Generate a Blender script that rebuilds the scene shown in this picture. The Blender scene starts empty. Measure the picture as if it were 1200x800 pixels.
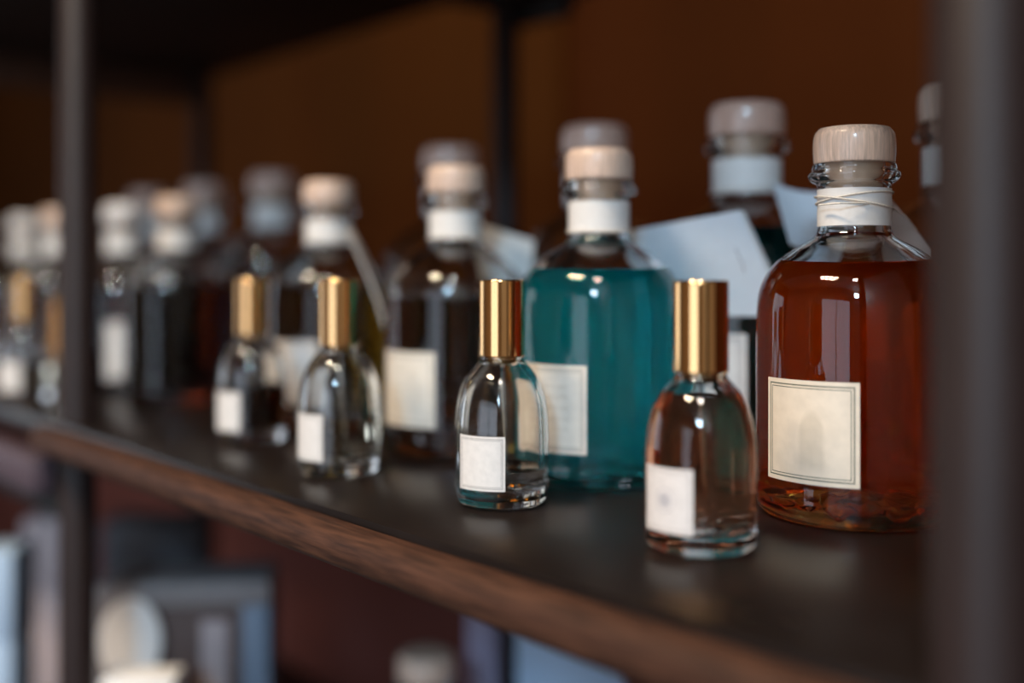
import bpy, bmesh, math, random
from mathutils import Vector, Matrix
random.seed(7)
C = bpy.context.scene.collection
SC = bpy.context.scene

# ------------------------------------------------------------------ camera
# world: x runs along the shelf, y from the shelf's front edge to the wall, z up (shelf top at H0)
H0 = 1.0
CAMH = 0.11
U = Vector((0.6425, 0.766, 0)); F = Vector((-0.766, 0.6425, 0))     # image-right and view direction on the floor plan
CAM = Vector((0.2369, -0.270, H0 + CAMH))
cd = bpy.data.cameras.new('camera'); cam = bpy.data.objects.new('camera', cd); C.objects.link(cam)
cam.location = CAM
cam.rotation_euler = F.to_track_quat('-Z', 'Y').to_euler()
cd.sensor_width = 36; cd.lens = 39; cd.shift_y = -78 / 1200
cd.clip_start = 0.02
cd.dof.use_dof = True; cd.dof.focus_distance = 0.497; cd.dof.aperture_fstop = 1.85
SC.camera = cam
FP = 1300.0
def at(px, py, Z):                                   # photograph pixel + distance -> world point
    return CAM + U * ((px - 600) / FP * Z) + F * Z + Vector((0, 0, (322 - py) / FP * Z))
def spot(px, Z):
    p = at(px, 322, Z); return p.x, p.y

# ------------------------------------------------------------------ world, lights, exposure
w = bpy.data.worlds.new('World'); SC.world = w; w.use_nodes = True
w.node_tree.nodes['Background'].inputs[0].default_value = (0.55, 0.7, 1.0, 1)
w.node_tree.nodes['Background'].inputs[1].default_value = 0.3
SC.view_settings.view_transform = 'Standard'; SC.view_settings.look = 'None'
SC.view_settings.gamma = 1.0; SC.view_settings.exposure = 0.0
SC.cycles.max_bounces = 24; SC.cycles.transmission_bounces = 24; SC.cycles.glossy_bounces = 8
SC.cycles.diffuse_bounces = 4; SC.cycles.volume_bounces = 6; SC.cycles.sample_clamp_indirect = 6.0; SC.cycles.blur_glossy = 0.6

WIN = (-0.35, 1.85, 0.12, 2.15); WIN2 = (2.15, 2.95, 2.45, 3.15)                      # window opening in the front wall: x0 x1 z0 z1
FRONT_Y = -3.3; BACK_Y = 0.85; LEFT_X = -4.6; RIGHT_X = 3.2; CEIL = 3.35
def area(name, loc, target, sx, sy, power, color, shape='RECTANGLE', parent=None):
    l = bpy.data.lights.new(name, 'AREA'); l.shape = shape; l.size = sx; l.size_y = sy
    l.energy = power; l.color = color
    o = bpy.data.objects.new(name, l); C.objects.link(o); o.location = loc
    o.rotation_euler = (Vector(target) - Vector(loc)).to_track_quat('-Z', 'Y').to_euler()
    if parent: o.parent = parent
    return o
DAY_POWER = 29; SKY_POWER = 165; SPOT_POWER = 7.2; LAMP_POWER = 17.0; ADDED_LAMP_POWER = 30.0; SIDE_FILL_POWER = 19
area('daylight', (0.5 * (WIN[0] + WIN[1]), FRONT_Y - 0.06, 0.5 * (WIN[2] + WIN[3])),
     (0.5 * (WIN[0] + WIN[1]), 0, 0.5 * (WIN[2] + WIN[3])), WIN[1] - WIN[0], WIN[3] - WIN[2], DAY_POWER, (0.80, 0.88, 1.0))
area('added_side_fill', (LEFT_X - 0.06, -1.8, 1.45), (0, -1.8, 1.45), 2.0, 1.7, SIDE_FILL_POWER, (0.85, 0.92, 1.0))  # added fill from the left, brightens the right rims of the bottles
area('high_window_daylight', (0.5 * (WIN2[0] + WIN2[1]), FRONT_Y - 0.06, 0.5 * (WIN2[2] + WIN2[3])),
     (0.5 * (WIN2[0] + WIN2[1]), 0, 0.5 * (WIN2[2] + WIN2[3])), WIN2[1] - WIN2[0], WIN2[3] - WIN2[2], SKY_POWER, (0.50, 0.76, 1.0))

# ------------------------------------------------------------------ material helpers
def mat(name):
    m = bpy.data.materials.new(name); m.use_nodes = True
    nt = m.node_tree; nt.nodes.clear()
    out = nt.nodes.new('ShaderNodeOutputMaterial')
    return m, nt, out
def N(nt, t, **kw):
    n = nt.nodes.new(t)
    for k, v in kw.items():
        if k in n.inputs: n.inputs[k].default_value = v
        else: setattr(n, k, v)
    return n
def pbr(name, col, rough=0.5, metal=0.0, coat=0.0, spec=0.5, noise=0.0, scale=30.0, stretch=(1, 1, 1), col2=None, bump=0.0, rvar=0.0):
    m, nt, out = mat(name)
    b = N(nt, 'ShaderNodeBsdfPrincipled')
    b.inputs['Base Color'].default_value = (*col, 1); b.inputs['Roughness'].default_value = rough
    b.inputs['Metallic'].default_value = metal; b.inputs['Coat Weight'].default_value = coat
    b.inputs['Coat Roughness'].default_value = 0.12; b.inputs['Specular IOR Level'].default_value = spec
    nt.links.new(b.outputs[0], out.inputs[0])
    if noise or col2 or bump or rvar:
        tc = N(nt, 'ShaderNodeTexCoord'); mp = N(nt, 'ShaderNodeMapping'); mp.inputs['Scale'].default_value = stretch
        nt.links.new(tc.outputs['Object'], mp.inputs[0])
        no = N(nt, 'ShaderNodeTexNoise'); no.inputs['Scale'].default_value = scale; no.inputs['Detail'].default_value = 6
        nt.links.new(mp.outputs[0], no.inputs['Vector'])
        cr = N(nt, 'ShaderNodeValToRGB')
        c2 = col2 or tuple(max(0, c * (1 - noise)) for c in col)
        cr.color_ramp.elements[0].position = 0.3; cr.color_ramp.elements[1].position = 0.7
        cr.color_ramp.elements[0].color = (*c2, 1); cr.color_ramp.elements[1].color = (*col, 1)
        nt.links.new(no.outputs['Fac'], cr.inputs[0]); nt.links.new(cr.outputs[0], b.inputs['Base Color'])
        if rvar:
            mr = N(nt, 'ShaderNodeMapRange'); mr.inputs[3].default_value = rough - rvar; mr.inputs[4].default_value = rough + rvar
            nt.links.new(no.outputs['Fac'], mr.inputs[0]); nt.links.new(mr.outputs[0], b.inputs['Roughness'])
        if bump:
            bp = N(nt, 'ShaderNodeBump'); bp.inputs['Strength'].default_value = bump; bp.inputs['Distance'].default_value = 0.001
            nt.links.new(no.outputs['Fac'], bp.inputs['Height']); nt.links.new(bp.outputs[0], b.inputs['Normal'])
    return m
def glass(name, ior, col=(1, 1, 1), rough=0.0, vol=None):
    m, nt, out = mat(name)
    g = N(nt, 'ShaderNodeBsdfGlass'); g.inputs['Color'].default_value = (*col, 1)
    g.inputs['Roughness'].default_value = rough; g.inputs['IOR'].default_value = ior
    nt.links.new(g.outputs[0], out.inputs[0])
    if vol:
        T, L = vol[0], vol[1]
        s = [-math.log(max(t, 1e-4)) / L for t in T]; d = max(s)
        va = N(nt, 'ShaderNodeVolumeAbsorption'); va.inputs['Density'].default_value = d
        va.inputs['Color'].default_value = (*[1 - x / d for x in s], 1)
        if len(vol) > 2:
            vs = N(nt, 'ShaderNodeVolumeScatter'); vs.inputs['Density'].default_value = vol[3]
            vs.inputs['Color'].default_value = (*vol[2], 1); vs.inputs['Anisotropy'].default_value = 0.0
            ad = N(nt, 'ShaderNodeAddShader')
            nt.links.new(va.outputs[0], ad.inputs[0]); nt.links.new(vs.outputs[0], ad.inputs[1])
            nt.links.new(ad.outputs[0], out.inputs['Volume'])
        else:
            nt.links.new(va.outputs[0], out.inputs['Volume'])
    return m
M = {}
M['glass'] = glass('clear_glass', 1.5, (0.985, 0.99, 0.99))
M['gold'] = pbr('polished_gold_metal', (0.84, 0.50, 0.225), 0.08, 1.0)
M['gold_in'] = pbr('gold_collar', (0.7, 0.42, 0.16), 0.25, 1.0)
M['wood_cap'] = pbr('pale_beech_stopper', (0.82, 0.58, 0.45), 0.42, 0, 0.35, noise=0.38, scale=900, stretch=(1, 1, 0.08), bump=0.25)
M['plug'] = pbr('synthetic_stopper_plug', (0.55, 0.38, 0.27), 0.5)
M['white_cap'] = pbr('pinkish_stopper', (0.58, 0.36, 0.28), 0.38, 0, 0.6, noise=0.2, scale=500, stretch=(1, 1, .1))
M['pale_cap'] = pbr('white_stopper', (0.75, 0.70, 0.68), 0.4, 0, 0.5, noise=0.1, scale=90)
M['paper'] = pbr('white_paper', (0.78, 0.74, 0.71), 0.6, noise=0.06, scale=300, bump=0.1)
M['card'] = pbr('white_card', (0.72, 0.75, 0.80), 0.55, noise=0.05, scale=200, bump=0.08)
M['card_edge'] = pbr('card_cut_edge', (0.75, 0.62, 0.5), 0.7)
M['string'] = pbr('cotton_string', (0.85, 0.76, 0.66), 0.8, noise=0.25, scale=900, bump=0.3)
M['tube'] = glass('dip_tube_plastic', 1.3, (0.93, 0.95, 0.96), 0.1)
M['black'] = pbr('black_powder_coated_panel', (0.014, 0.0095, 0.0085), 0.30, 0, 0, 0.26, noise=0.35, scale=14, bump=0.05, rvar=0.06)
M['post'] = pbr('dark_metal_post', (0.023, 0.013, 0.012), 0.5, 0.0, 0, 0.3, noise=0.15, scale=30, bump=0.03)
M['underside'] = pbr('black_underside', (0.01, 0.009, 0.009), 0.6)
M['beam'] = pbr('mauve_grey_metal_beam', (0.10, 0.07, 0.09), 0.5, noise=0.2, scale=20)
M['walnut'] = pbr('walnut_rail', (0.066, 0.028, 0.017), 0.6, 0, 0, 0.2, col2=(0.035, 0.015, 0.010), scale=30, stretch=(1.2, 16, 16), bump=0.35)
_r = [n for n in M['walnut'].node_tree.nodes if n.type == 'VALTORGB'][0]
_r.color_ramp.elements[0].position = .34; _r.color_ramp.elements[1].position = .64
_r.color_ramp.elements[0].color = (.028, .012, .008, 1); _r.color_ramp.elements[1].color = (.080, .034, .020, 1)
M['end_rail'] = pbr('brown_end_rail', (0.10, 0.05, 0.032), 0.5, noise=0.3, scale=20)

# liquids: side and bottom touch glass (relative index), the top meets air
LIQ = {}
def liquid(key, T, L=0.085, sc=None, n=1.36):
    v = (T, L) if sc is None else (T, L, sc[0], sc[1])
    LIQ[key] = (glass(key + '_liquid_against_glass', n / 1.5, vol=v), glass(key + '_liquid_surface', n, vol=v))
liquid('orange', (0.95, 0.17, 0.008), sc=((0.99, 0.22, 0.015), 4.5))
liquid('teal', (0.010, 0.64, 0.76), sc=((0.01, 0.91, 0.985), 9.5))
liquid('deep_teal', (0.002, 0.20, 0.20), sc=((0.02, 0.8, 0.85), 3.0))
liquid('peach', (0.92, 0.46, 0.28), 0.043, sc=((1.0, 0.6, 0.42), 2.0))
liquid('clear', (0.95, 0.93, 0.88), 0.043)
liquid('straw', (0.88, 0.80, 0.62), 0.043)
liquid('amber', (0.10, 0.018, 0.003), 0.043)
liquid('brown', (0.42, 0.20, 0.08))
liquid('olive', (0.36, 0.22, 0.03))
liquid('wine', (0.06, 0.004, 0.005))
liquid('ink', (0.03, 0.035, 0.05))
liquid('coral', (0.75, 0.14, 0.07))

# ------------------------------------------------------------------ mesh helpers
def new_obj(name, me, parent=None, mats=()):
    o = bpy.data.objects.new(name, me); C.objects.link(o)
    for m in mats: me.materials.append(m)
    if parent: o.parent = parent
    return o
def obj(name, bm, m, parent=None, smooth=True, ang=40):
    me = bpy.data.meshes.new(name); bm.normal_update(); bm.to_mesh(me); bm.free()
    mats = m if isinstance(m, (list, tuple)) else [m]
    o = new_obj(name, me, parent, mats)
    if smooth:
        me.shade_smooth()
        me.set_sharp_from_angle(angle=math.radians(ang))
    return o
def empty(name, loc, rz=0):
    o = bpy.data.objects.new(name, None); C.objects.link(o); o.location = loc; o.rotation_euler = (0, 0, rz)
    o.empty_display_size = 0.02
    return o
def tag(o, label=None, cat=None, group=None, kind=None):
    for k, v in (('label', label), ('category', cat), ('group', group), ('kind', kind)):
        if v: o[k] = v
    return o
def catmull(pts, sub=4):
    """smooth a (r,z) profile; points given as (r,z,'c') are corners"""
    out = []; segs = []; cur = []
    for p in pts:
        cur.append(p)
        if len(p) == 3 and len(cur) > 1:
            segs.append(cur); cur = [p]
    if len(cur) > 1: segs.append(cur)
    for s in segs:
        n = len(s)
        for i in range(n - 1):
            p0 = s[max(i - 1, 0)]; p1 = s[i]; p2 = s[i + 1]; p3 = s[min(i + 2, n - 1)]
            k = 1 if n == 2 else sub
            for j in range(k):
                t = j / k
                q = []
                for a in (0, 1):
                    q.append(0.5 * ((2 * p1[a]) + (-p0[a] + p2[a]) * t + (2 * p0[a] - 5 * p1[a] + 4 * p2[a] - p3[a]) * t * t
                                    + (-p0[a] + 3 * p1[a] - 3 * p2[a] + p3[a]) * t ** 3))
                out.append((max(q[0], 0), q[1]))
    out.append((pts[-1][0], pts[-1][1]))
    return out
def poly_f(phi, n):
    a = math.pi / n
    return math.cos(a) / math.cos((phi % (2 * a)) - a)
def lathe(bm, prof, seg=96, n=0, blend=None, flip=False, mi=0, phase=0.0):
    """revolve (r,z) list; blend(z)->0..1 flattens the ring towards an n-gon"""
    rings = []
    for r, z in prof:
        if r < 1e-6:
            rings.append([bm.verts.new((0, 0, z))]); continue
        ring = []
        for i in range(seg):
            ph = 2 * math.pi * i / seg
            f = 1.0
            if n:
                bl = blend(z) if blend else 1.0
                f = 1 - bl + bl * poly_f(ph + phase, n)
            ring.append(bm.verts.new((r * f * math.cos(ph), r * f * math.sin(ph), z)))
        rings.append(ring)
    for a, b in zip(rings, rings[1:]):
        for i in range(seg):
            j = (i + 1) % seg
            if len(a) == 1 and len(b) == 1: continue
            if len(a) == 1: vs = [a[0], b[j], b[i]]
            elif len(b) == 1: vs = [a[i], a[j], b[0]]
            else: vs = [a[i], a[j], b[j], b[i]]
            if flip: vs = vs[::-1]
            f = bm.faces.new(vs); f.material_index = mi
    return bm
def box(bm, x0, x1, y0, y1, z0, z1, bev=0.0, mi=0, seg=2):
    r = bmesh.ops.create_cube(bm, size=1.0)
    vs = r['verts']
    for v in vs:
        v.co = Vector((x0 + (v.co.x + .5) * (x1 - x0), y0 + (v.co.y + .5) * (y1 - y0), z0 + (v.co.z + .5) * (z1 - z0)))
    fs = {f for v in vs for f in v.link_faces}
    for f in fs: f.material_index = mi
    if bev:
        es = list({e for v in vs for e in v.link_edges})
        bmesh.ops.bevel(bm, geom=es, offset=bev, segments=seg, affect='EDGES', profile=0.5)
    return bm
def tube(bm, pts, r, seg=10, closed=False):
    pts = [Vector(p) for p in pts]; n = len(pts); rings = []
    up = Vector((0, 0, 1))
    for i, p in enumerate(pts):
        a = pts[(i - 1) % n] if (closed or i > 0) else p
        b = pts[(i + 1) % n] if (closed or i < n - 1) else p
        t = (b - a).normalized()
        s = t.cross(up)
        if s.length < 1e-4: s = t.cross(Vector((1, 0, 0)))
        s.normalize(); q = s.cross(t)
        rings.append([bm.verts.new(p + (s * math.cos(2 * math.pi * k / seg) + q * math.sin(2 * math.pi * k / seg)) * r) for k in range(seg)])
    m = n if closed else n - 1
    for i in range(m):
        A = rings[i]; B = rings[(i + 1) % n]
        for k in range(seg):
            bm.faces.new([A[k], B[k], B[(k + 1) % seg], A[(k + 1) % seg]])
    if not closed:
        bm.faces.new(rings[0]); bm.faces.new(rings[-1][::-1])
    return bm

# ------------------------------------------------------------------ printed labels
def label_mat(name, base, line, emblem=None, ecol=(0.45, 0.40, 0.34), estr=0.5):
    m, nt, out = mat(name)
    L = nt.links.new
    b = N(nt, 'ShaderNodeBsdfPrincipled'); b.inputs['Roughness'].default_value = 0.55
    L(b.outputs[0], out.inputs[0])
    uv = N(nt, 'ShaderNodeUVMap'); sp = N(nt, 'ShaderNodeSeparateXYZ'); L(uv.outputs[0], sp.inputs[0])
    def ma(op, a, bb=None, c=None):
        n = N(nt, 'ShaderNodeMath', operation=op)
        for i, v in enumerate((a, bb, c)):
            if v is None: continue
            if isinstance(v, (int, float)): n.inputs[i].default_value = v
            else: L(v, n.inputs[i])
        return n.outputs[0]
    du = ma('ABSOLUTE', ma('SUBTRACT', sp.outputs[0], 0.5)); dv = ma('ABSOLUTE', ma('SUBTRACT', sp.outputs[1], 0.5))
    d = ma('MAXIMUM', du, dv)
    l1 = ma('COMPARE', d, 0.452, 0.006); l2 = ma('COMPARE', d, 0.424, 0.004)
    lines = ma('MAXIMUM', l1, l2)
    no = N(nt, 'ShaderNodeTexNoise'); no.inputs['Scale'].default_value = 7; L(uv.outputs[0], no.inputs['Vector'])
    cr = N(nt, 'ShaderNodeValToRGB')
    cr.color_ramp.elements[0].color = (*[c * 0.92 for c in base], 1); cr.color_ramp.elements[1].color = (*base, 1)
    cr.color_ramp.elements[0].position = 0.35; cr.color_ramp.elements[1].position = 0.65
    L(no.outputs[0], cr.inputs[0])
    mix = N(nt, 'ShaderNodeMix', data_type='RGBA'); L(lines, mix.inputs[0]); L(cr.outputs[0], mix.inputs[6])
    mix.inputs[7].default_value = (*line, 1)
    col = mix.outputs[2]
    if emblem:
        u = ma('SUBTRACT', sp.outputs[0], 0.5); v = ma('SUBTRACT', sp.outputs[1], 0.5)
        if emblem == 'arch':           # faint domed figure standing in the lower middle
            u = ma('SUBTRACT', u, 0.05); top = ma('SUBTRACT', 0.22, ma('MULTIPLY', ma('MULTIPLY', u, u), 9.0))
            a = N(nt, 'ShaderNodeMapRange'); L(ma('SUBTRACT', top, v), a.inputs[0]); a.inputs[1].default_value = -0.02; a.inputs[2].default_value = 0.06
            c = N(nt, 'ShaderNodeMapRange'); L(ma('ABSOLUTE', u), c.inputs[0]); c.inputs[1].default_value = 0.15; c.inputs[2].default_value = 0.10
            g = N(nt, 'ShaderNodeMapRange'); L(v, g.inputs[0]); g.inputs[1].default_value = -0.40; g.inputs[2].default_value = -0.30
            e = ma('MULTIPLY', ma('MULTIPLY', a.outputs[0], c.outputs[0]), g.outputs[0])
            wv = ma('ADD', ma('MULTIPLY', ma('SINE', ma('MULTIPLY', sp.outputs[1], 70)), 0.15), 0.85)
        elif emblem == 'round':        # small round crest
            r = ma('SQRT', ma('ADD', ma('MULTIPLY', u, u), ma('MULTIPLY', v, v)))
            a = N(nt, 'ShaderNodeMapRange'); L(r, a.inputs[0]); a.inputs[1].default_value = 0.15; a.inputs[2].default_value = 0.08
            ring = ma('COMPARE', r, 0.19, 0.012)
            e = ma('MAXIMUM', a.outputs[0], ma('MULTIPLY', ring, 0.6))
        else:                          # rows of small print, unreadable in the photograph
            rows = ma('GREATER_THAN', ma('SINE', ma('MULTIPLY', sp.outputs[1], 52)), 0.45)
            wn = N(nt, 'ShaderNodeTexNoise'); wn.inputs['Scale'].default_value = 38; L(uv.outputs[0], wn.inputs['Vector'])
            ink = ma('GREATER_THAN', wn.outputs[0], 0.5)
            lim = ma('MULTIPLY', ma('LESS_THAN', ma('ABSOLUTE', u), 0.27), ma('LESS_THAN', ma('ABSOLUTE', v), 0.3))
            e = ma('MULTIPLY', ma('MULTIPLY', rows, ink), lim)
        m2 = N(nt, 'ShaderNodeMix', data_type='RGBA'); L(ma('MULTIPLY', e, estr), m2.inputs[0]); L(col, m2.inputs[6])
        m2.inputs[7].default_value = (*ecol, 1); col = m2.outputs[2]
    L(col, b.inputs['Base Color'])
    return m
M['lab_plain'] = label_mat('label_plain_with_double_border', (0.79, 0.74, 0.71), (0.28, 0.26, 0.25))
M['lab_arch'] = label_mat('label_cream_with_faint_arch', (0.83, 0.71, 0.58), (0.08, 0.10, 0.07), 'arch', (0.50, 0.42, 0.32), 0.36)
M['lab_round'] = label_mat('label_with_round_crest', (0.78, 0.71, 0.68), (0.45, 0.40, 0.38), 'round', (0.38, 0.36, 0.40), 0.7)
M['lab_text'] = label_mat('label_with_small_print', (0.82, 0.75, 0.67), (0.35, 0.32, 0.28), 'text', (0.50, 0.42, 0.34), 0.38)
def label_patch(R, ang0, ang1, z0, z1, m, parent, t=0.00025, seg=20, tilt=0.0):
    bm = bmesh.new(); uvl = bm.loops.layers.uv.new('UVMap')
    rows = {}
    nz = 2
    for lay, r in ((0, R + 0.00006), (1, R + t)):
        for i in range(seg + 1):
            a = ang0 + (ang1 - ang0) * i / seg
            for j in range(nz + 1):
                z = z0 + (z1 - z0) * j / nz + tilt * (i / seg - 0.5)
                rows[lay, i, j] = bm.verts.new((r * math.cos(a), r * math.sin(a), z))
    def fc(keys, uvs):
        f = bm.faces.new([rows[k] for k in keys])
        for lp, q in zip(f.loops, uvs): lp[uvl].uv = q
    for i in range(seg):
        for j in range(nz):
            u0, u1, v0, v1 = i / seg, (i + 1) / seg, j / nz, (j + 1) / nz
            fc([(1, i, j), (1, i + 1, j), (1, i + 1, j + 1), (1, i, j + 1)], [(u0, v0), (u1, v0), (u1, v1), (u0, v1)])
            fc([(0, i, j), (0, i, j + 1), (0, i + 1, j + 1), (0, i + 1, j)], [(0, 0)] * 4)
        fc([(0, i, 0), (0, i + 1, 0), (1, i + 1, 0), (1, i, 0)], [(0, 0)] * 4)
        fc([(1, i, nz), (1, i + 1, nz), (0, i + 1, nz), (0, i, nz)], [(0, 0)] * 4)
    for i in (0, seg):
        for j in range(nz):
            ks = [(0, i, j), (1, i, j), (1, i, j + 1), (0, i, j + 1)]
            fc(ks if i == 0 else ks[::-1], [(0, 0)] * 4)
    return obj('label', bm, m, parent)

# ------------------------------------------------------------------ bottle builders
from mathutils import noise as mnoise
def wobble(bm, amp_z, amp_r, ztop, seed, freq=160.0):
    """pressed glass is uneven near its base: move the low inner points a little"""
    for v in bm.verts:
        if v.co.z < ztop:
            k = min(1.0, (ztop - v.co.z) / (0.4 * ztop))
            p = v.co * freq + Vector((seed, seed * 2, 0))
            v.co.z += amp_z * k * mnoise.noise(p)
            r = math.hypot(v.co.x, v.co.y)
            if r > .004:
                f = 1 + amp_r * k * mnoise.noise(p * 1.3 + Vector((9, 0, 0))) / r
                v.co.x *= f; v.co.y *= f
def cut(prof, level):
    """split an inner profile (bottom to top) at height level"""
    lo, hi = [], []
    for (r0, z0), (r1, z1) in zip(prof, prof[1:]):
        if z0 <= level: lo.append((r0, z0))
        if z0 <= level < z1:
            t = (level - z0) / (z1 - z0); r = r0 + (r1 - r0) * t
            lo.append((r, level)); hi.append((r, level))
        if z1 > level: hi.append((r1, z1))
    return lo, hi
def facing(x, y, deg):
    """azimuth of the direction towards the camera, turned by deg (negative = image left)"""
    return math.atan2(CAM.y - y, CAM.x - x) + math.radians(deg)

SM_OUT = [(0.0, 0.0008), (0.012, 0.0006), (0.0185, 0.0, 'c'), (0.0208, 0.0012), (0.0222, 0.0035), (0.0226, 0.0065), (0.0226, 0.020), (0.0226, 0.034),
          (0.0223, 0.042), (0.0213, 0.0495), (0.0194, 0.0560), (0.0166, 0.0615), (0.0135, 0.0655), (0.0108, 0.0683), (0.0102, 0.0700), (0.0102, 0.0712)]
SM_IN = [(0.0, 0.0095), (0.013, 0.0090), (0.0180, 0.0098), (0.0197, 0.0125), (0.0202, 0.018), (0.0202, 0.034),
         (0.0199, 0.041), (0.0190, 0.0480), (0.0172, 0.0540), (0.0145, 0.0592), (0.0113, 0.0630), (0.0084, 0.0660), (0.0078, 0.0690), (0.0078, 0.0712)]
def perfume(x, y, liq, level, lab, lab_ang, label, seg=120, n=12, group=None, phase=0.0, z=H0, lz=(0.0095, 0.0348)):
    t = empty('perfume_bottle', (x, y, z + 0.0003))
    tag(t, label, 'perfume bottle', group or 'gold capped perfume bottles in the front row')
    def bl_out(zz): return 0.55 if zz < 0.045 else max(0.0, 0.55 - (zz - 0.045) * 30)
    def bl_in(zz): return 0.4 if zz < 0.05 else max(0.0, 0.4 - (zz - 0.05) * 50)
    po = catmull(SM_OUT, 4); pi = catmull(SM_IN, 4)
    lo, hi = cut(pi, level)
    bm = bmesh.new()
    lathe(bm, po, seg, n, bl_out, phase=phase)
    lathe(bm, [po[-1], pi[-1]], seg)
    lathe(bm, hi[::-1], seg, n, bl_in, phase=phase)
    obj('glass_body', bm, M['glass'], t, ang=60)
    bm = bmesh.new()
    lathe(bm, lo, seg, n, bl_in, mi=0, phase=phase)
    lathe(bm, [lo[-1], (lo[-1][0] - 0.0006, level - 0.0004), (0.0, level - 0.0005)], seg, n, bl_in, mi=1, phase=phase)
    wobble(bm, .0012, .0008, .014, x * 50 + 3, 260)
    obj('liquid', bm, list(LIQ[liq]), t, ang=50)
    # collar, cap and dip tube
    bm = bmesh.new()
    lathe(bm, [(0.0, 0.0664), (0.0074, 0.0664), (0.0074, 0.0716), (0.0106, 0.0716), (0.0106, 0.0735), (0.0, 0.0735)], 48)
    obj('collar', bm, M['gold_in'], t)
    bm = bmesh.new()
    c = [(0.0109, 0.0706), (0.0111, 0.0709), (0.0111, 0.0713), (0.0111, 0.0722), (0.0111, 0.1052), (0.0111, 0.1062), (0.0111, 0.1066), (0.01095, 0.1072), (0.0106, 0.1075), (0.0098, 0.10745), (0.0, 0.1074)]
    lathe(bm, [(0.0107, 0.0712)] + c, 96)
    lathe(bm, [(0.0107, 0.0712), (0.0100, 0.0745), (0.0, 0.0745)][::-1], 48)
    obj('cap', bm, M['gold'], t)
    bm = bmesh.new()
    tube(bm, [(0.0003, 0.0, 0.0675), (0.0010, 0.0, 0.05), (0.002, 0.0005, 0.03), (0.0036, 0.001, 0.0105)], 0.00085, 10)
    obj('dip_tube', bm, M['tube'], t)
    a1 = facing(x, y, lab_ang[1]); a0 = facing(x, y, lab_ang[0])
    label_patch(0.0226, a0, a1, lz[0], lz[1], M[lab], t)
    return t

BG_OUT = [(0.0, 0.003), (0.020, 0.0025), (0.034, 0.0008, 'c'), (0.0385, 0.0), (0.0420, 0.0012), (0.0438, 0.0048), (0.0443, 0.0095), (0.0443, 0.0150), (0.0443, 0.055), (0.0443, 0.0850),
          (0.0441, 0.0935), (0.0432, 0.1010), (0.0413, 0.1070), (0.0383, 0.1120), (0.0340, 0.1170), (0.0285, 0.1213), (0.0225, 0.1246), (0.0182, 0.1272), (0.0165, 0.1300), (0.0161, 0.1340),
          (0.0161, 0.1480), (0.0166, 0.1512), (0.0188, 0.1526), (0.0203, 0.1545), (0.0203, 0.1562), (0.0190, 0.1578), (0.0188, 0.1590), (0.0184, 0.1604)]
BG_IN = [(0.0, 0.0130), (0.020, 0.0095), (0.0350, 0.0070), (0.0395, 0.0090), (0.0410, 0.0150), (0.0410, 0.055), (0.0410, 0.0850),
         (0.0407, 0.0930), (0.0397, 0.0995), (0.0377, 0.1050), (0.0347, 0.1096), (0.0304, 0.1143), (0.0252, 0.1182), (0.0195, 0.1216), (0.0153, 0.1246), (0.0136, 0.1285), (0.0132, 0.1330),
         (0.0132, 0.1604)]
def diffuser(x, y, liq, level, lab, lab_ang, label, group, scale=1.0, seg=96, cap='wood_cap', z=H0, lz=(0.0192, 0.0640), band=True, band_m='paper', cap_m=None, sub=4):
    t = empty('diffuser_bottle', (x, y, z + 0.0003)); t.scale = (scale * (1.04 if scale > 1 else 1),) * 2 + (scale,)
    tag(t, label, 'bottle', group)
    po = catmull(BG_OUT, sub); pi = catmull(BG_IN, sub)
    lo, hi = cut(pi, level)
    bm = bmesh.new()
    lathe(bm, po, seg); lathe(bm, [po[-1], pi[-1]], seg); lathe(bm, hi[::-1], seg)
    obj('glass_body', bm, M['glass'], t, ang=60)
    bm = bmesh.new()
    lathe(bm, lo, seg, 11, lambda zz: 0.16 if zz < .08 else max(0.0, .16 - (zz - .08) * 8), mi=0, phase=.2)
    wobble(bm, .0035, .0022, .021, x * 50)
    r = lo[-1][0]
    lathe(bm, [lo[-1], (r - 0.0008, level - 0.0007), (r - 0.002, level - 0.0010), (0.0, level - 0.0010)], seg, mi=1)
    obj('liquid', bm, list(LIQ[liq]), t, ang=50)
    bm = bmesh.new()
    lathe(bm, catmull([(0.0, 0.1606, 'c'), (0.0172, 0.1606, 'c'), (0.0178, 0.1609), (0.0181, 0.1618), (0.0184, 0.1670), (0.0183, 0.1712), (0.0178, 0.1742), (0.0165, 0.1762), (0.0140, 0.1774), (0.0, 0.1778)], 3), 72)
    st = obj('stopper', bm, M[cap_m or cap], t)
    bm = bmesh.new()
    lathe(bm, [(0.0, 0.146), (0.0118, 0.146), (0.0126, 0.1475), (0.0130, 0.1606), (0.0, 0.1606)], 40)
    obj('plug', bm, M['plug'], st)
    if band:
        bm = bmesh.new()
        lathe(bm, [(0.01615, 0.1320), (0.0165, 0.1320), (0.0166, 0.1490), (0.01615, 0.1490), (0.01615, 0.1320)], 64)
        obj('neck_band', bm, M[band_m], t)
    if lab:
        a0, a1 = facing(x, y, lab_ang[0]), facing(x, y, lab_ang[1])
        label_patch(0.0443, a0, a1, lz[0], lz[1], M[lab], t)
    return t

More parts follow.
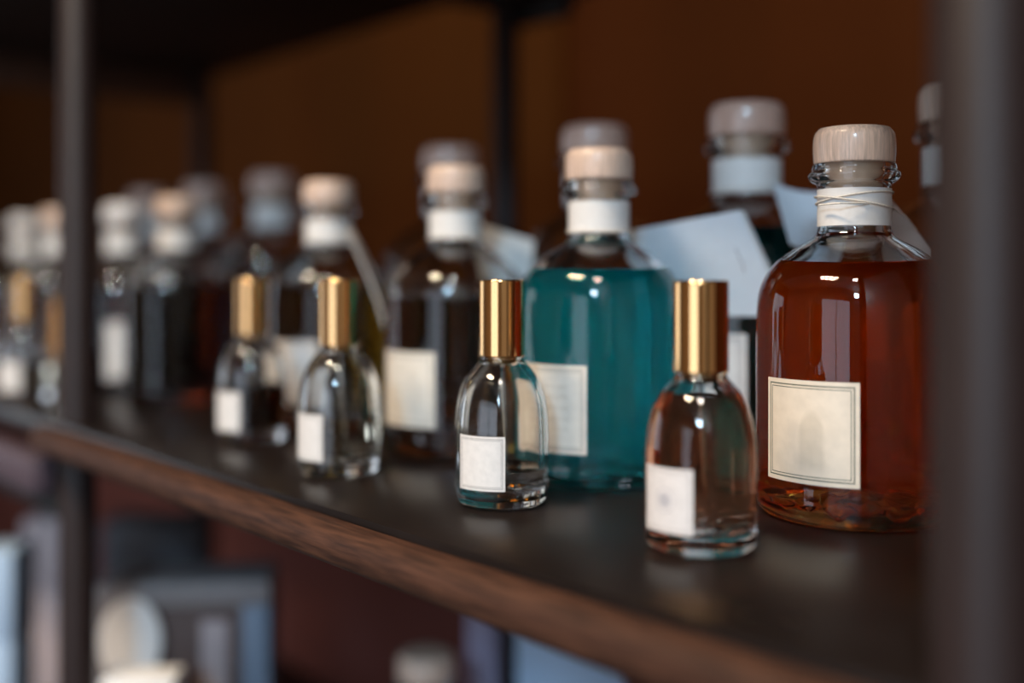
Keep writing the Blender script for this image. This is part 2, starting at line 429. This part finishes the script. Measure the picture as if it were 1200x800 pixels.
# ------------------------------------------------------------------ the room
def struct(name, bm, m, smooth=False):
    o = obj(name, bm, m, smooth=smooth); o['kind'] = 'structure'; return o
M['wall_brown'] = pbr('ochre_brown_plaster_wall', (0.075, 0.0205, 0.0017), 0.8, 0, 0, 0.08, noise=0.28, scale=1.6, bump=0.1)
M['wall_pale'] = pbr('warm_plaster', (0.42, 0.33, 0.25), 0.8, noise=0.1, scale=2, bump=0.1)
M['ceil'] = pbr('painted_ceiling', (0.45, 0.38, 0.32), 0.8, noise=0.06, scale=2)
M['frame'] = pbr('dark_window_frame', (0.05, 0.04, 0.035), 0.4, noise=0.2, scale=20)
bm = bmesh.new(); box(bm, LEFT_X - .1, -0.985, BACK_Y, BACK_Y + .1, 0, CEIL); struct('wall_back', bm, M['wall_brown'])
bm = bmesh.new(); box(bm, -0.985, RIGHT_X + .1, BACK_Y + 0.012, BACK_Y + .11, 0, CEIL)
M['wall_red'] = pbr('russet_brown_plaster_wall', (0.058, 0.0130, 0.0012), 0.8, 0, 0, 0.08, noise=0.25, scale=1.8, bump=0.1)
struct('wall_back_recess', bm, M['wall_red'])
bm = bmesh.new()
for a in ((FRONT_Y - .1, -2.8, 0, CEIL), (-.8, BACK_Y, 0, CEIL), (-2.8, -.8, 0, .6), (-2.8, -.8, 2.3, CEIL)): box(bm, LEFT_X - .1, LEFT_X, *a)
struct('wall_left', bm, M['wall_brown'])
bm = bmesh.new()
for y in (-2.8, -1.82, -.84): box(bm, LEFT_X - .04, LEFT_X + .01, y, y + .04, .6, 2.3, .004)
for z in (.6, 2.26): box(bm, LEFT_X - .04, LEFT_X + .01, -2.8, -.8, z, z + .04, .004)
struct('added_side_window', bm, M['frame'])  # unseen frame made up around the added side fill
bm = bmesh.new(); box(bm, RIGHT_X, RIGHT_X + .1, FRONT_Y - .1, BACK_Y, 0, CEIL); struct('wall_right', bm, M['wall_pale'])
bm = bmesh.new()
box(bm, LEFT_X, WIN[0], FRONT_Y - .1, FRONT_Y, 0, CEIL); box(bm, WIN[1], WIN2[0], FRONT_Y - .1, FRONT_Y, 0, CEIL)
box(bm, WIN2[1], RIGHT_X, FRONT_Y - .1, FRONT_Y, 0, CEIL); box(bm, WIN2[0], WIN2[1], FRONT_Y - .1, FRONT_Y, 0, WIN2[2]); box(bm, WIN2[0], WIN2[1], FRONT_Y - .1, FRONT_Y, WIN2[3], CEIL)
box(bm, WIN[0], WIN[1], FRONT_Y - .1, FRONT_Y, 0, WIN[2]); box(bm, WIN[0], WIN[1], FRONT_Y - .1, FRONT_Y, WIN[3], CEIL)
struct('wall_front', bm, M['wall_pale'])
bm = bmesh.new(); box(bm, LEFT_X - .1, RIGHT_X + .1, FRONT_Y - .1, BACK_Y + .1, CEIL, CEIL + .1); struct('ceiling', bm, M['ceil'])
# floor boards
M['floor'] = pbr('dark_floor_boards', (0.10, 0.05, 0.03), 0.45, noise=0.5, scale=6, stretch=(0.4, 6, 6), bump=0.15)
bm = bmesh.new(); box(bm, LEFT_X - .1, RIGHT_X + .1, FRONT_Y - .1, BACK_Y + .1, -0.1, 0); struct('floor', bm, M['floor'])
M['lower_wall_lit'] = pbr('mauve_brown_lit_lower_wall', (0.17, 0.055, 0.045), 0.7, 0, 0, 0.15, noise=0.2, scale=3, bump=0.05)  # lighter colour stands in for light on the lower wall
bm = bmesh.new(); box(bm, LEFT_X, RIGHT_X, BACK_Y - .012, BACK_Y + .012, 0, 0.80, .003); struct('lower_wall_lit_panel', bm, M['lower_wall_lit'])
# window frame
bm = bmesh.new()
for x in (WIN[0], (WIN[0] + WIN[1]) / 2 - .02, WIN[1] - .04): box(bm, x, x + .04, FRONT_Y - .04, FRONT_Y + .01, WIN[2], WIN[3], .004)
for z in (WIN[2], WIN[3] - .04): box(bm, WIN[0], WIN[1], FRONT_Y - .04, FRONT_Y + .01, z, z + .04, .004)
struct('window_1', bm, M['frame'])
bm = bmesh.new()
for x in (WIN2[0], WIN2[1] - .03): box(bm, x, x + .03, FRONT_Y - .04, FRONT_Y + .01, WIN2[2], WIN2[3], .004)
for z in (WIN2[2], WIN2[3] - .03): box(bm, WIN2[0], WIN2[1], FRONT_Y - .04, FRONT_Y + .01, z, z + .03, .004)
struct('window_2', bm, M['frame'])

# ------------------------------------------------------------------ ceiling lamps behind the photographer
def emit(name, col, s):
    m, nt, out = mat(name); e = N(nt, 'ShaderNodeEmission'); e.inputs[0].default_value = (*col, 1); e.inputs[1].default_value = s
    nt.links.new(e.outputs[0], out.inputs[0]); return m
M['lamp_metal'] = pbr('black_lamp_housing', (0.03, 0.03, 0.03), 0.4)
def pendant(x, y, z, label, power, col, r, group=None):
    t = empty('pendant_lamp', (x, y, CEIL)); tag(t, label, 'lamp', group)
    d = z - CEIL
    bm = bmesh.new(); lathe(bm, [(0.0, 0.0), (0.03, 0.0), (0.03, -0.02), (0.004, -0.024), (0.004, d + .06), (0.0, d + .06)][::-1], 20)
    obj('stem', bm, M['lamp_metal'], t)
    bm = bmesh.new(); lathe(bm, [(0.0, d + .062), (0.02, d + .062), (r * 1.15, d + .004), (r * 1.15, d), (r * 1.08, d), (0.018, d + .055), (0.0, d + .055)][::-1], 40)
    obj('lamp_shade', bm, M['lamp_metal'], t)
    area('bulb', (0, 0, d + .002), (0, 0, -10), 2 * r, 2 * r, power, col, 'DISK', t)
    return t
for i in range(4):
    for j in range(2):
        pendant(-0.50 + 0.17 * i, -1.26 + 0.2 * j, 2.80, 'small black pendant lamp behind the camera, %s from the left in the %s row' % (('first', 'second', 'third', 'fourth')[i], ('farther', 'nearer')[j]), SPOT_POWER, (1.0, 0.80, 0.56), .07, 'small pendant lamps behind the camera')
pendant(0.76, -0.87, 2.72, 'large warm white pendant lamp behind the camera', LAMP_POWER, (1.0, 0.91, 0.80), .17)

# added lamp, out of view to the right, put in to brighten the liquids' edges
def emit(name, col, s):
    m, nt, out = mat(name); e = N(nt, 'ShaderNodeEmission'); e.inputs[0].default_value = (*col, 1); e.inputs[1].default_value = s
    nt.links.new(e.outputs[0], out.inputs[0]); return m
t = empty('added_wall_lamp', (0.30, BACK_Y + .012, 1.32)); tag(t, 'added warm fill lamp with black shade on the back wall, right of the shelf', 'lamp')
bm = bmesh.new(); box(bm, -.05, .05, -.012, 0, -.06, .06, .003); obj('backplate', bm, M['lamp_metal'], t)
bm = bmesh.new(); tube(bm, [(0, -.01, 0), (0, -.09, 0), (0, -.12, .02)], .006, 12); obj('arm', bm, M['lamp_metal'], t)
bm = bmesh.new(); lathe(bm, [(0.055, -.05), (0.045, .09), (0.043, .09), (0.053, -.05), (0.055, -.05)], 40); bm.transform(Matrix.Translation((0, -.12, .02))); obj('lamp_shade', bm, M['lamp_metal'], t)
M['added_fill_glow'] = emit('added_warm_fill', (1.0, 0.55, 0.25), ADDED_LAMP_POWER * 9)
bm = bmesh.new(); bmesh.ops.create_uvsphere(bm, u_segments=24, v_segments=14, radius=.028); bm.transform(Matrix.Translation((0, -.12, .035))); obj('bulb', bm, M['added_fill_glow'], t)

# ------------------------------------------------------------------ shelving unit (two bays)
PX = (0.092, -0.608, -1.305); PYF, PYB = 0.0145, 0.43; PR = 0.0134
UNDER1, UNDER2 = H0 + CAMH + 0.2593, H0 + CAMH + 0.2916
LOW = 0.60
unit = empty('shelving_unit', (-0.6, 0.2, 0)); 
tag(unit, 'dark metal and wood open shelving unit that carries all the bottles', 'shelf')
def up(name, bm, m, **k):
    bm.transform(Matrix.Translation(-Vector(unit.location))); return obj(name, bm, m, unit, **k)
for px in PX:
    for py in (PYF, PYB):
        bm = bmesh.new()
        lathe(bm, [(0, 0.0), (PR * 1.5, 0.0), (PR * 1.5, 0.006), (PR, 0.008), (PR, 1.85), (PR * .8, 1.855), (0, 1.855)], 40)
        bm.transform(Matrix.Translation((px, py, 0))); up('post', bm, M['post'])
def board(name, x0, x1, y0, y1, z0, z1, m, bev=0.0012): 
    bm = bmesh.new(); box(bm, x0, x1, y0, y1, z0, z1, bev); return up(name, bm, m)
board('shelf_panel', PX[2] - .02, PX[0] + .03, 0.0, 0.445, H0 - 0.016, H0, M['black'], .0003)
board('lower_shelf_panel', PX[2] - .02, PX[0] + .03, 0.0, 0.445, LOW - 0.016, LOW, M['black'])
board('upper_shelf_panel', PX[1] - .012, PX[0] + .03, 0.0, 0.445, UNDER1, UNDER1 + .02, M['underside'])
board('upper_shelf_panel', PX[2] - .02, PX[1] + .012, 0.0, 0.445, UNDER2, UNDER2 + .02, M['underside'])
board('end_rail', PX[2] - .019, PX[2] - .004, 0.0, 0.445, UNDER2 - .042, UNDER2 - 0.0005, M['end_rail'])
board('back_bracket', PX[1] - .012, PX[1] + .075, 0.44, 0.455, UNDER1 - .012, UNDER1 + .012, M['underside'])
def rail(x0, x1, z1, h=0.0178, d=0.013, gap=0.0010):
    """rounded walnut lip along the shelf front with a dark shadow gap behind it"""
    bm = bmesh.new(); prof = []
    y_in = -gap; y_out = -gap - d
    for k in range(9):
        a = math.pi / 2 * k / 8; rr = 0.0095
        prof.append((y_out + rr - rr * math.sin(a), z1 - rr + rr * math.cos(a)))
    for k in range(7):
        a = math.pi / 2 * k / 6; rr = 0.005
        prof.append((y_out + rr - rr * math.cos(a), z1 - h + rr - rr * math.sin(a)))
    prof = [(y_in, z1)] + prof + [(y_in, z1 - h)]
    A = [bm.verts.new((x0, y, z)) for y, z in prof]; B = [bm.verts.new((x1, y, z)) for y, z in prof]
    for i in range(len(prof)):
        j = (i + 1) % len(prof); bm.faces.new([A[i], A[j], B[j], B[i]])
    bm.faces.new(A[::-1]); bm.faces.new(B); bmesh.ops.recalc_face_normals(bm, faces=bm.faces)
    return up('front_rail', bm, M['walnut'])
rail(PX[1] - .022, PX[0] + .04, H0 - 0.0032)
rail(PX[1] - .022, PX[0] + .04, LOW - 0.0008)
board('backing_strip', PX[1] - .018, PX[0] + .03, -0.0009, 0.0, H0 - .0155, H0 - .006, M['underside'], 0)
board('front_beam', PX[2] - .02, PX[1] - .024, -0.012, 0.006, H0 - 0.056, H0 - 0.028, M['beam'], .003)
board('under_frame', PX[2] - .02, PX[0] + .03, 0.034, 0.054, H0 - 0.026, H0 - 0.016, M['underside'], 0)
board('under_frame', PX[2] - .02, PX[1] - .024, 0.008, 0.022, H0 - 0.075, H0 - 0.034, M['underside'], 0)

# ------------------------------------------------------------------ perfume bottles, front row
perfume(*spot(821, 0.447), 'peach', 0.0617, 'lab_round', (-68, -7), 'perfume bottle of peach liquid, gold cap, nearest the camera', phase=.1)
perfume(*spot(588, 0.535), 'clear', 0.0178, 'lab_plain', (-59, 4), 'almost empty clear glass perfume bottle with polished gold cap and square label', phase=.22)
perfume(*spot(398, 0.615), 'straw', 0.0325, 'lab_plain', (-84, -23), 'half full clear perfume bottle between amber one and near empty one', seg=96, phase=.05)
perfume(*spot(296, 0.730), 'amber', 0.0385, 'lab_plain', (-82, -20), 'perfume bottle half filled with dark amber liquid, gold cap', seg=72)
perfume(*spot(31, 0.975), 'straw', 0.030, 'lab_plain', (-80, -12), 'farthest gold capped perfume bottle, at the left beyond the post', seg=48)

# ------------------------------------------------------------------ diffuser bottles, middle row
MID = 'wood stoppered diffuser bottles in the middle row'
BIG = 'taller diffuser bottles in the back row'
diffuser(*spot(1001, 0.512), 'orange', 0.1140, 'lab_arch', (-56, 3), 'diffuser bottle of red orange liquid with square cream label and tied string', MID, seg=144)
diffuser(*spot(702, 0.600), 'teal', 0.1115, 'lab_text', (-63, -8), 'diffuser bottle of bright turquoise liquid with pale wooden stopper', MID, seg=128)
diffuser(*spot(534, 0.695), 'brown', 0.0960, 'lab_text', (-74, -16), 'diffuser bottle of brownish liquid behind the near empty perfume bottle', MID)
diffuser(*spot(385, 0.805), 'olive', 0.1030, 'lab_plain', (-64, -10), 'diffuser bottle of olive yellow liquid behind the half full perfume bottle', MID, seg=72)
diffuser(*spot(207, 0.972), 'ink', 0.1000, None, (-60, -5), 'diffuser bottle of blue black liquid, first beyond the left post', MID, seg=64)
diffuser(*spot(145, 1.068), 'coral', 0.1000, 'lab_plain', (-20, 18), 'diffuser bottle of coral liquid with white stopper and wrapped white neck', MID, seg=64, cap_m='pale_cap', lz=(.0135, .066))
diffuser(*spot(70, 1.160), 'brown', 0.0900, None, (-50, 5), 'diffuser bottle half hidden behind the left side of the post', MID, seg=48)
diffuser(*spot(30, 1.300), 'straw', 0.0800, None, (-60, 0), 'leftmost diffuser bottle, white stoppered, above the farthest perfume bottle', MID, seg=48, cap_m='pale_cap')
# back row, taller
for px, Z, lq, lv, lab, txt in (
        (1128, .605, 'straw', .105, None, 'tall bottle mostly hidden behind the right hand post'),
        (875, .671, 'deep_teal', .1130, 'lab_plain', 'tall bottle of dark teal liquid beside the red orange bottle'),
        (697, .772, 'deep_teal', .100, None, 'tall bottle whose stopper shows above the turquoise bottle'),
        (528, .900, 'brown', .100, None, 'tall bottle whose stopper shows above the brownish bottle'),
        (320, 1.130, 'olive', .105, None, 'tall bottle behind the amber perfume bottle'),
        (240, 1.254, 'wine', .110, None, 'tall bottle of dark wine red liquid left of the amber perfume bottle'),
        (175, 1.376, 'ink', .100, None, 'tall bottle farthest back, between coral and blue black bottles')):
    diffuser(*spot(px, Z), lq, lv, lab, (-60, 0), txt, BIG, scale=1.2, seg=72 if Z < .95 else 48, cap_m='white_cap' if px not in (1128,) else None)

# ------------------------------------------------------------------ hang tags
def card(name, corners, m, label, thick=0.0006, group='paper tags tied to the bottle necks', bend=0.0, nu=8, edge=None):
    """a card with four corners (TL, TR, BR, BL), bowed a little, real thickness"""
    c = [Vector(p) for p in corners]; org = sum(c, Vector()) / 4
    nrm = (c[1] - c[0]).cross(c[3] - c[0]).normalized()
    bm = bmesh.new(); g = {}
    for s in (0, 1):
        for i in range(nu + 1):
            for j in range(nu + 1):
                u, v = i / nu, j / nu
                p = c[0].lerp(c[1], u).lerp(c[3].lerp(c[2], u), v)
                p = p + nrm * (bend * 4 * u * (1 - u) + (s - .5) * thick) - org
                g[s, i, j] = bm.verts.new(p)
    for i in range(nu):
        for j in range(nu):
            bm.faces.new([g[1, i, j], g[1, i + 1, j], g[1, i + 1, j + 1], g[1, i, j + 1]])
            bm.faces.new([g[0, i, j], g[0, i, j + 1], g[0, i + 1, j + 1], g[0, i + 1, j]])
    for i in range(nu):
        for j, k in ((0, 0), (nu, 1)):
            q = [g[0, i, j], g[0, i + 1, j], g[1, i + 1, j], g[1, i, j]]
            f = bm.faces.new(q if k == 0 else q[::-1]); f.material_index = 1
            q = [g[0, j, i], g[0, j, i + 1], g[1, j, i + 1], g[1, j, i]]
            f = bm.faces.new(q[::-1] if k == 0 else q); f.material_index = 1
    bmesh.ops.recalc_face_normals(bm, faces=bm.faces)
    t = empty(name, org); tag(t, label, 'tag', group)
    obj('card', bm, [m, M['card_edge'] if edge is None else edge], t)
    return t
def string_on(t, pts, r=0.0005):
    bm = bmesh.new(); tube(bm, [Vector(p) - t.location for p in pts], r, 8); return obj('string', bm, M['string'], t)

t = card('hang_tag', [at(733, 271, .642), at(868, 246, .597), at(924, 371, .593), at(789, 370, .634)], M['card'],
         'large white folded card tag between turquoise and dark teal bottles', bend=.0008)
c2 = [at(735, 271, .6440), at(872, 247, .6000), at(930, 371, .5965), at(793, 370, .6365)]
org = t.location
bm = bmesh.new()
vs = [bm.verts.new(p - org) for p in c2]; f = bm.faces.new(vs)
r = bmesh.ops.extrude_face_region(bm, geom=[f]); n = f.normal if f.normal.length else Vector((0, 1, 0))
bmesh.ops.translate(bm, vec=F * 0.0006, verts=[v for v in r['geom'] if isinstance(v, bmesh.types.BMVert)])
bmesh.ops.recalc_face_normals(bm, faces=bm.faces)
obj('back_leaf', bm, M['paper'], t)
# the little handwritten stroke on the card
M['ink'] = pbr('faded_ink', (0.22, 0.22, 0.26), 0.7)
bm = bmesh.new(); tube(bm, [at(862, 290, .5945) - org, at(865, 299, .5940) - org, at(870, 308, .5935) - org, at(872, 319, .5933) - org], .00022, 6)
obj('handwriting', bm, M['ink'], t)
def neck_loop(px, Z, z, tilt=0.0, ph=0.0, r=0.0172, n=48, s=1.0, to=None):
    x, y = spot(px, Z); a0 = math.atan2(to.y - y, to.x - x) if to else 0.0
    return [Vector((x + r * s * math.cos(a0 + 2 * math.pi * k / n), y + r * s * math.sin(a0 + 2 * math.pi * k / n),
                    H0 + z + tilt * math.cos(2 * math.pi * k / n + ph))) for k in range(n + 1)]
string_on(t, neck_loop(702, .600, .1335, .0006, to=at(735, 274, .640)) + [at(737, 274, .6405)], .0004)

M['vellum'] = None
m, nt, out = mat('translucent_vellum')
b = N(nt, 'ShaderNodeBsdfDiffuse'); b.inputs[0].default_value = (.82, .70, .65, 1)
tr = N(nt, 'ShaderNodeBsdfTransparent'); tl = N(nt, 'ShaderNodeBsdfTranslucent'); tl.inputs[0].default_value = (.8, .68, .62, 1)
m1 = N(nt, 'ShaderNodeMixShader'); m1.inputs[0].default_value = .4
m2 = N(nt, 'ShaderNodeMixShader'); m2.inputs[0].default_value = .3
nt.links.new(b.outputs[0], m1.inputs[1]); nt.links.new(tl.outputs[0], m1.inputs[2])
nt.links.new(m1.outputs[0], m2.inputs[1]); nt.links.new(tr.outputs[0], m2.inputs[2]); nt.links.new(m2.outputs[0], out.inputs[0])
M['vellum'] = m
t = card('hang_tag', [at(1043, 231, .535), at(1047, 234, .537), at(1090, 318, .548), at(1036, 296, .542)], M['vellum'],
         'thin translucent tag on the right shoulder of the red orange bottle', thick=.0003, bend=.001, edge=M['vellum'])
C2 = [at(1043, 231, .535), at(1092, 292, .545), at(1092, 320, .548), at(1040, 300, .542)]
me_o = [o for o in t.children if o.name.startswith('card')][0]
bpy.data.objects.remove(me_o); 
org = t.location; bm = bmesh.new(); f = bm.faces.new([bm.verts.new(p - org) for p in C2])
r = bmesh.ops.extrude_face_region(bm, geom=[f]); bmesh.ops.translate(bm, vec=F * .0003, verts=[v for v in r['geom'] if isinstance(v, bmesh.types.BMVert)])
bmesh.ops.recalc_face_normals(bm, faces=bm.faces); obj('card', bm, M['vellum'], t)
# string wound twice around the neck, crossing in front
fa = facing(*spot(1001, .512), 0)
s = string_on(t, neck_loop(1001, .512, .1452, .0026, -fa - 1.2, r=.0172), .00042)
string_on(t, neck_loop(1001, .512, .1432, .0030, -fa + 1.5, r=.0176), .00042)
x0, y0 = spot(1001, .512)
string_on(t, [at(960, 240, .503), at(985, 238, .4925), at(1010, 238, .493), at(1035, 240, .502), at(1050, 246, .515), at(1060, 252, .527), at(1074, 270, .541)], .00042)

t = card('hang_tag', [at(563, 262, .742), at(626, 282, .735), at(622, 330, .730), at(566, 314, .738)], M['paper'],
         'white paper tag between the brownish and the turquoise bottle', bend=.002)
string_on(t, neck_loop(534, .695, .1335, .0006, to=at(564, 264, .741)) + [at(564, 264, .741)], .0004)
t = card('hang_tag', [at(905, 214, .648), at(960, 226, .630), at(985, 300, .600), at(925, 285, .598)], M['card'],
         'blue tinted white tag on the shoulder of the dark teal bottle', bend=.002)
string_on(t, neck_loop(875, .671, .1335 * 1.2, .0006, s=1.255, to=at(906, 216, .647)) + [at(906, 216, .647)], .0004)
# the edge-on curved tag of the olive bottle
pts = [(402, 268), (414, 288), (428, 318), (441, 352), (452, 388), (460, 424)]
bm = bmesh.new(); org = at(430, 330, .79)
A = []; 
for px, py in pts:
    A.append([bm.verts.new(at(px, py, .738) - org), bm.verts.new(at(px + 8, py, .768) - org), bm.verts.new(at(px + 10, py + 1, .768) - org), bm.verts.new(at(px + 2, py + 1, .738) - org)])
for a, b2 in zip(A, A[1:]):
    for k in range(4): bm.faces.new([a[k], a[(k + 1) % 4], b2[(k + 1) % 4], b2[k]])
bm.faces.new(A[0]); bm.faces.new(A[-1]); bmesh.ops.recalc_face_normals(bm, faces=bm.faces)
t = empty('hang_tag', org); tag(t, 'narrow curved paper strip tag hanging beside the olive yellow bottle', 'tag', 'paper tags tied to the bottle necks')
obj('card', bm, M['paper'], t)
string_on(t, neck_loop(385, .805, .1335, .0006, to=at(406, 272, .772)) + [at(406, 272, .772)], .0004)

# ------------------------------------------------------------------ lower shelf
def gift_box(px, Z, wd, dp, top_y, m, label, lid=None, rz=None, group=None, name='gift_box', cat='box'):
    x, y = spot(px, Z); zt = CAM.z + (322 - top_y) / FP * Z; h = zt - LOW
    t = empty(name, (x, y, LOW + 0.0003), math.atan2(U.y, U.x) if rz is None else rz); tag(t, label, cat, group)
    bm = bmesh.new(); box(bm, -wd / 2, wd / 2, -dp / 2, dp / 2, 0, h * .7, .0015); obj('body', bm, m, t)
    bm = bmesh.new(); box(bm, -wd / 2 - .001, wd / 2 + .001, -dp / 2 - .001, dp / 2 + .001, h * .702, h, .002); obj('lid', bm, lid or m, t)
    return t, h
M['pale_blue'] = pbr('pale_blue_paper', (0.42, 0.56, 0.75), 0.6, noise=0.05, scale=20)
M['lilac'] = pbr('lilac_grey_paper', (0.34, 0.30, 0.42), 0.6, noise=0.05, scale=20)
M['bluegrey'] = pbr('blue_grey_frame', (0.17, 0.22, 0.30), 0.5, noise=0.05, scale=20)
M['slate'] = pbr('slate_grey_paper', (0.08, 0.085, 0.10), 0.6, noise=0.08, scale=20)
M['pinkgrey'] = pbr('pinkish_grey_paper', (0.48, 0.38, 0.38), 0.6, noise=0.08, scale=20)
M['white_board'] = pbr('white_paperboard', (0.90, 0.87, 0.86), 0.55, noise=0.04, scale=20)
M['cocoa'] = pbr('cocoa_brown_paper', (0.12, 0.07, 0.06), 0.6, noise=0.15, scale=30)
M['lightgrey'] = pbr('light_grey_frame', (0.25, 0.22, 0.22), 0.5, noise=0.05, scale=30)
LB = 'boxes on the lower shelf'
gift_box(668, .95, .090, .03, 715, M['pale_blue'], 'pale blue box on the lower shelf right of the back post', group=LB)
gift_box(566, 1.00, .026, .03, 700, M['lilac'], 'narrow lilac grey box on the lower shelf left of the back post', group=LB)
gift_box(8, 1.02, .030, .05, 640, M['pale_blue'], 'light blue box at the far left of the lower shelf', group=LB)
gift_box(68, 1.20, .050, .06, 602, M['pinkgrey'], 'pinkish grey box behind the left post on the lower shelf', group=LB)
gift_box(188, 1.44, .125, .07, 604, M['slate'], 'slate grey box behind the framed box with round white label', group=LB)
gift_box(168, 0.845, .053, .03, 788, M['white_board'], 'low white box in front of the framed box', group=LB)
# framed display box with a round white label
DZ = .93; x, y = spot(222, DZ); zt = CAM.z + (322 - 672) / FP * DZ; h = zt - LOW; wd = .138
t = empty('display_box', (x, y, LOW + .0003), math.atan2(U.y, U.x) + .10); tag(t, 'brown display box in light grey frame with round white label', 'box', LB)
bm = bmesh.new(); box(bm, -wd / 2 + .003, wd / 2 - .003, -.022, .032, 0.002, h - .003, .001); obj('body', bm, M['cocoa'], t)
for nm, b4 in (('frame_top', (-wd / 2, wd / 2, h - .020, h)), ('frame_bottom', (-wd / 2, wd / 2, 0, .016)),
               ('frame_side', (-wd / 2, -wd / 2 + .010, .0165, h - .0205)), ('frame_side', (wd / 2 - .022, wd / 2, .0165, h - .0205))):
    bm = bmesh.new(); box(bm, b4[0], b4[1], -.029, .034, b4[2], b4[3], .0015)
    obj(nm, bm, M['lightgrey'] if nm != 'frame_side' or b4[0] < 0 else M['bluegrey'], t)
bm = bmesh.new()
bmesh.ops.create_cone(bm, cap_ends=True, segments=48, radius1=.0245, radius2=.0245, depth=.003)
bm.transform(Matrix.Translation((-.041, -.0300, h - .046)) @ Matrix.Diagonal((1, 1, 1.45, 1)) @ Matrix.Rotation(math.pi / 2, 4, 'X'))
tag(obj('round_label', bm, M['white_board'], t, ang=30), 'white oval label')
bm = bmesh.new(); box(bm, .014, .036, -.027, -.023, .04, h - .032, .001); tag(obj('side_label', bm, M['pinkgrey'], t), 'pale strip label')
x, y = spot(499, .873)
diffuser(x, y, 'brown', .1, None, (-60, 0), 'wood stoppered bottle on the lower shelf, only its stopper in view', 'bottles on the lower shelf', scale=1.2, seg=48, z=LOW)
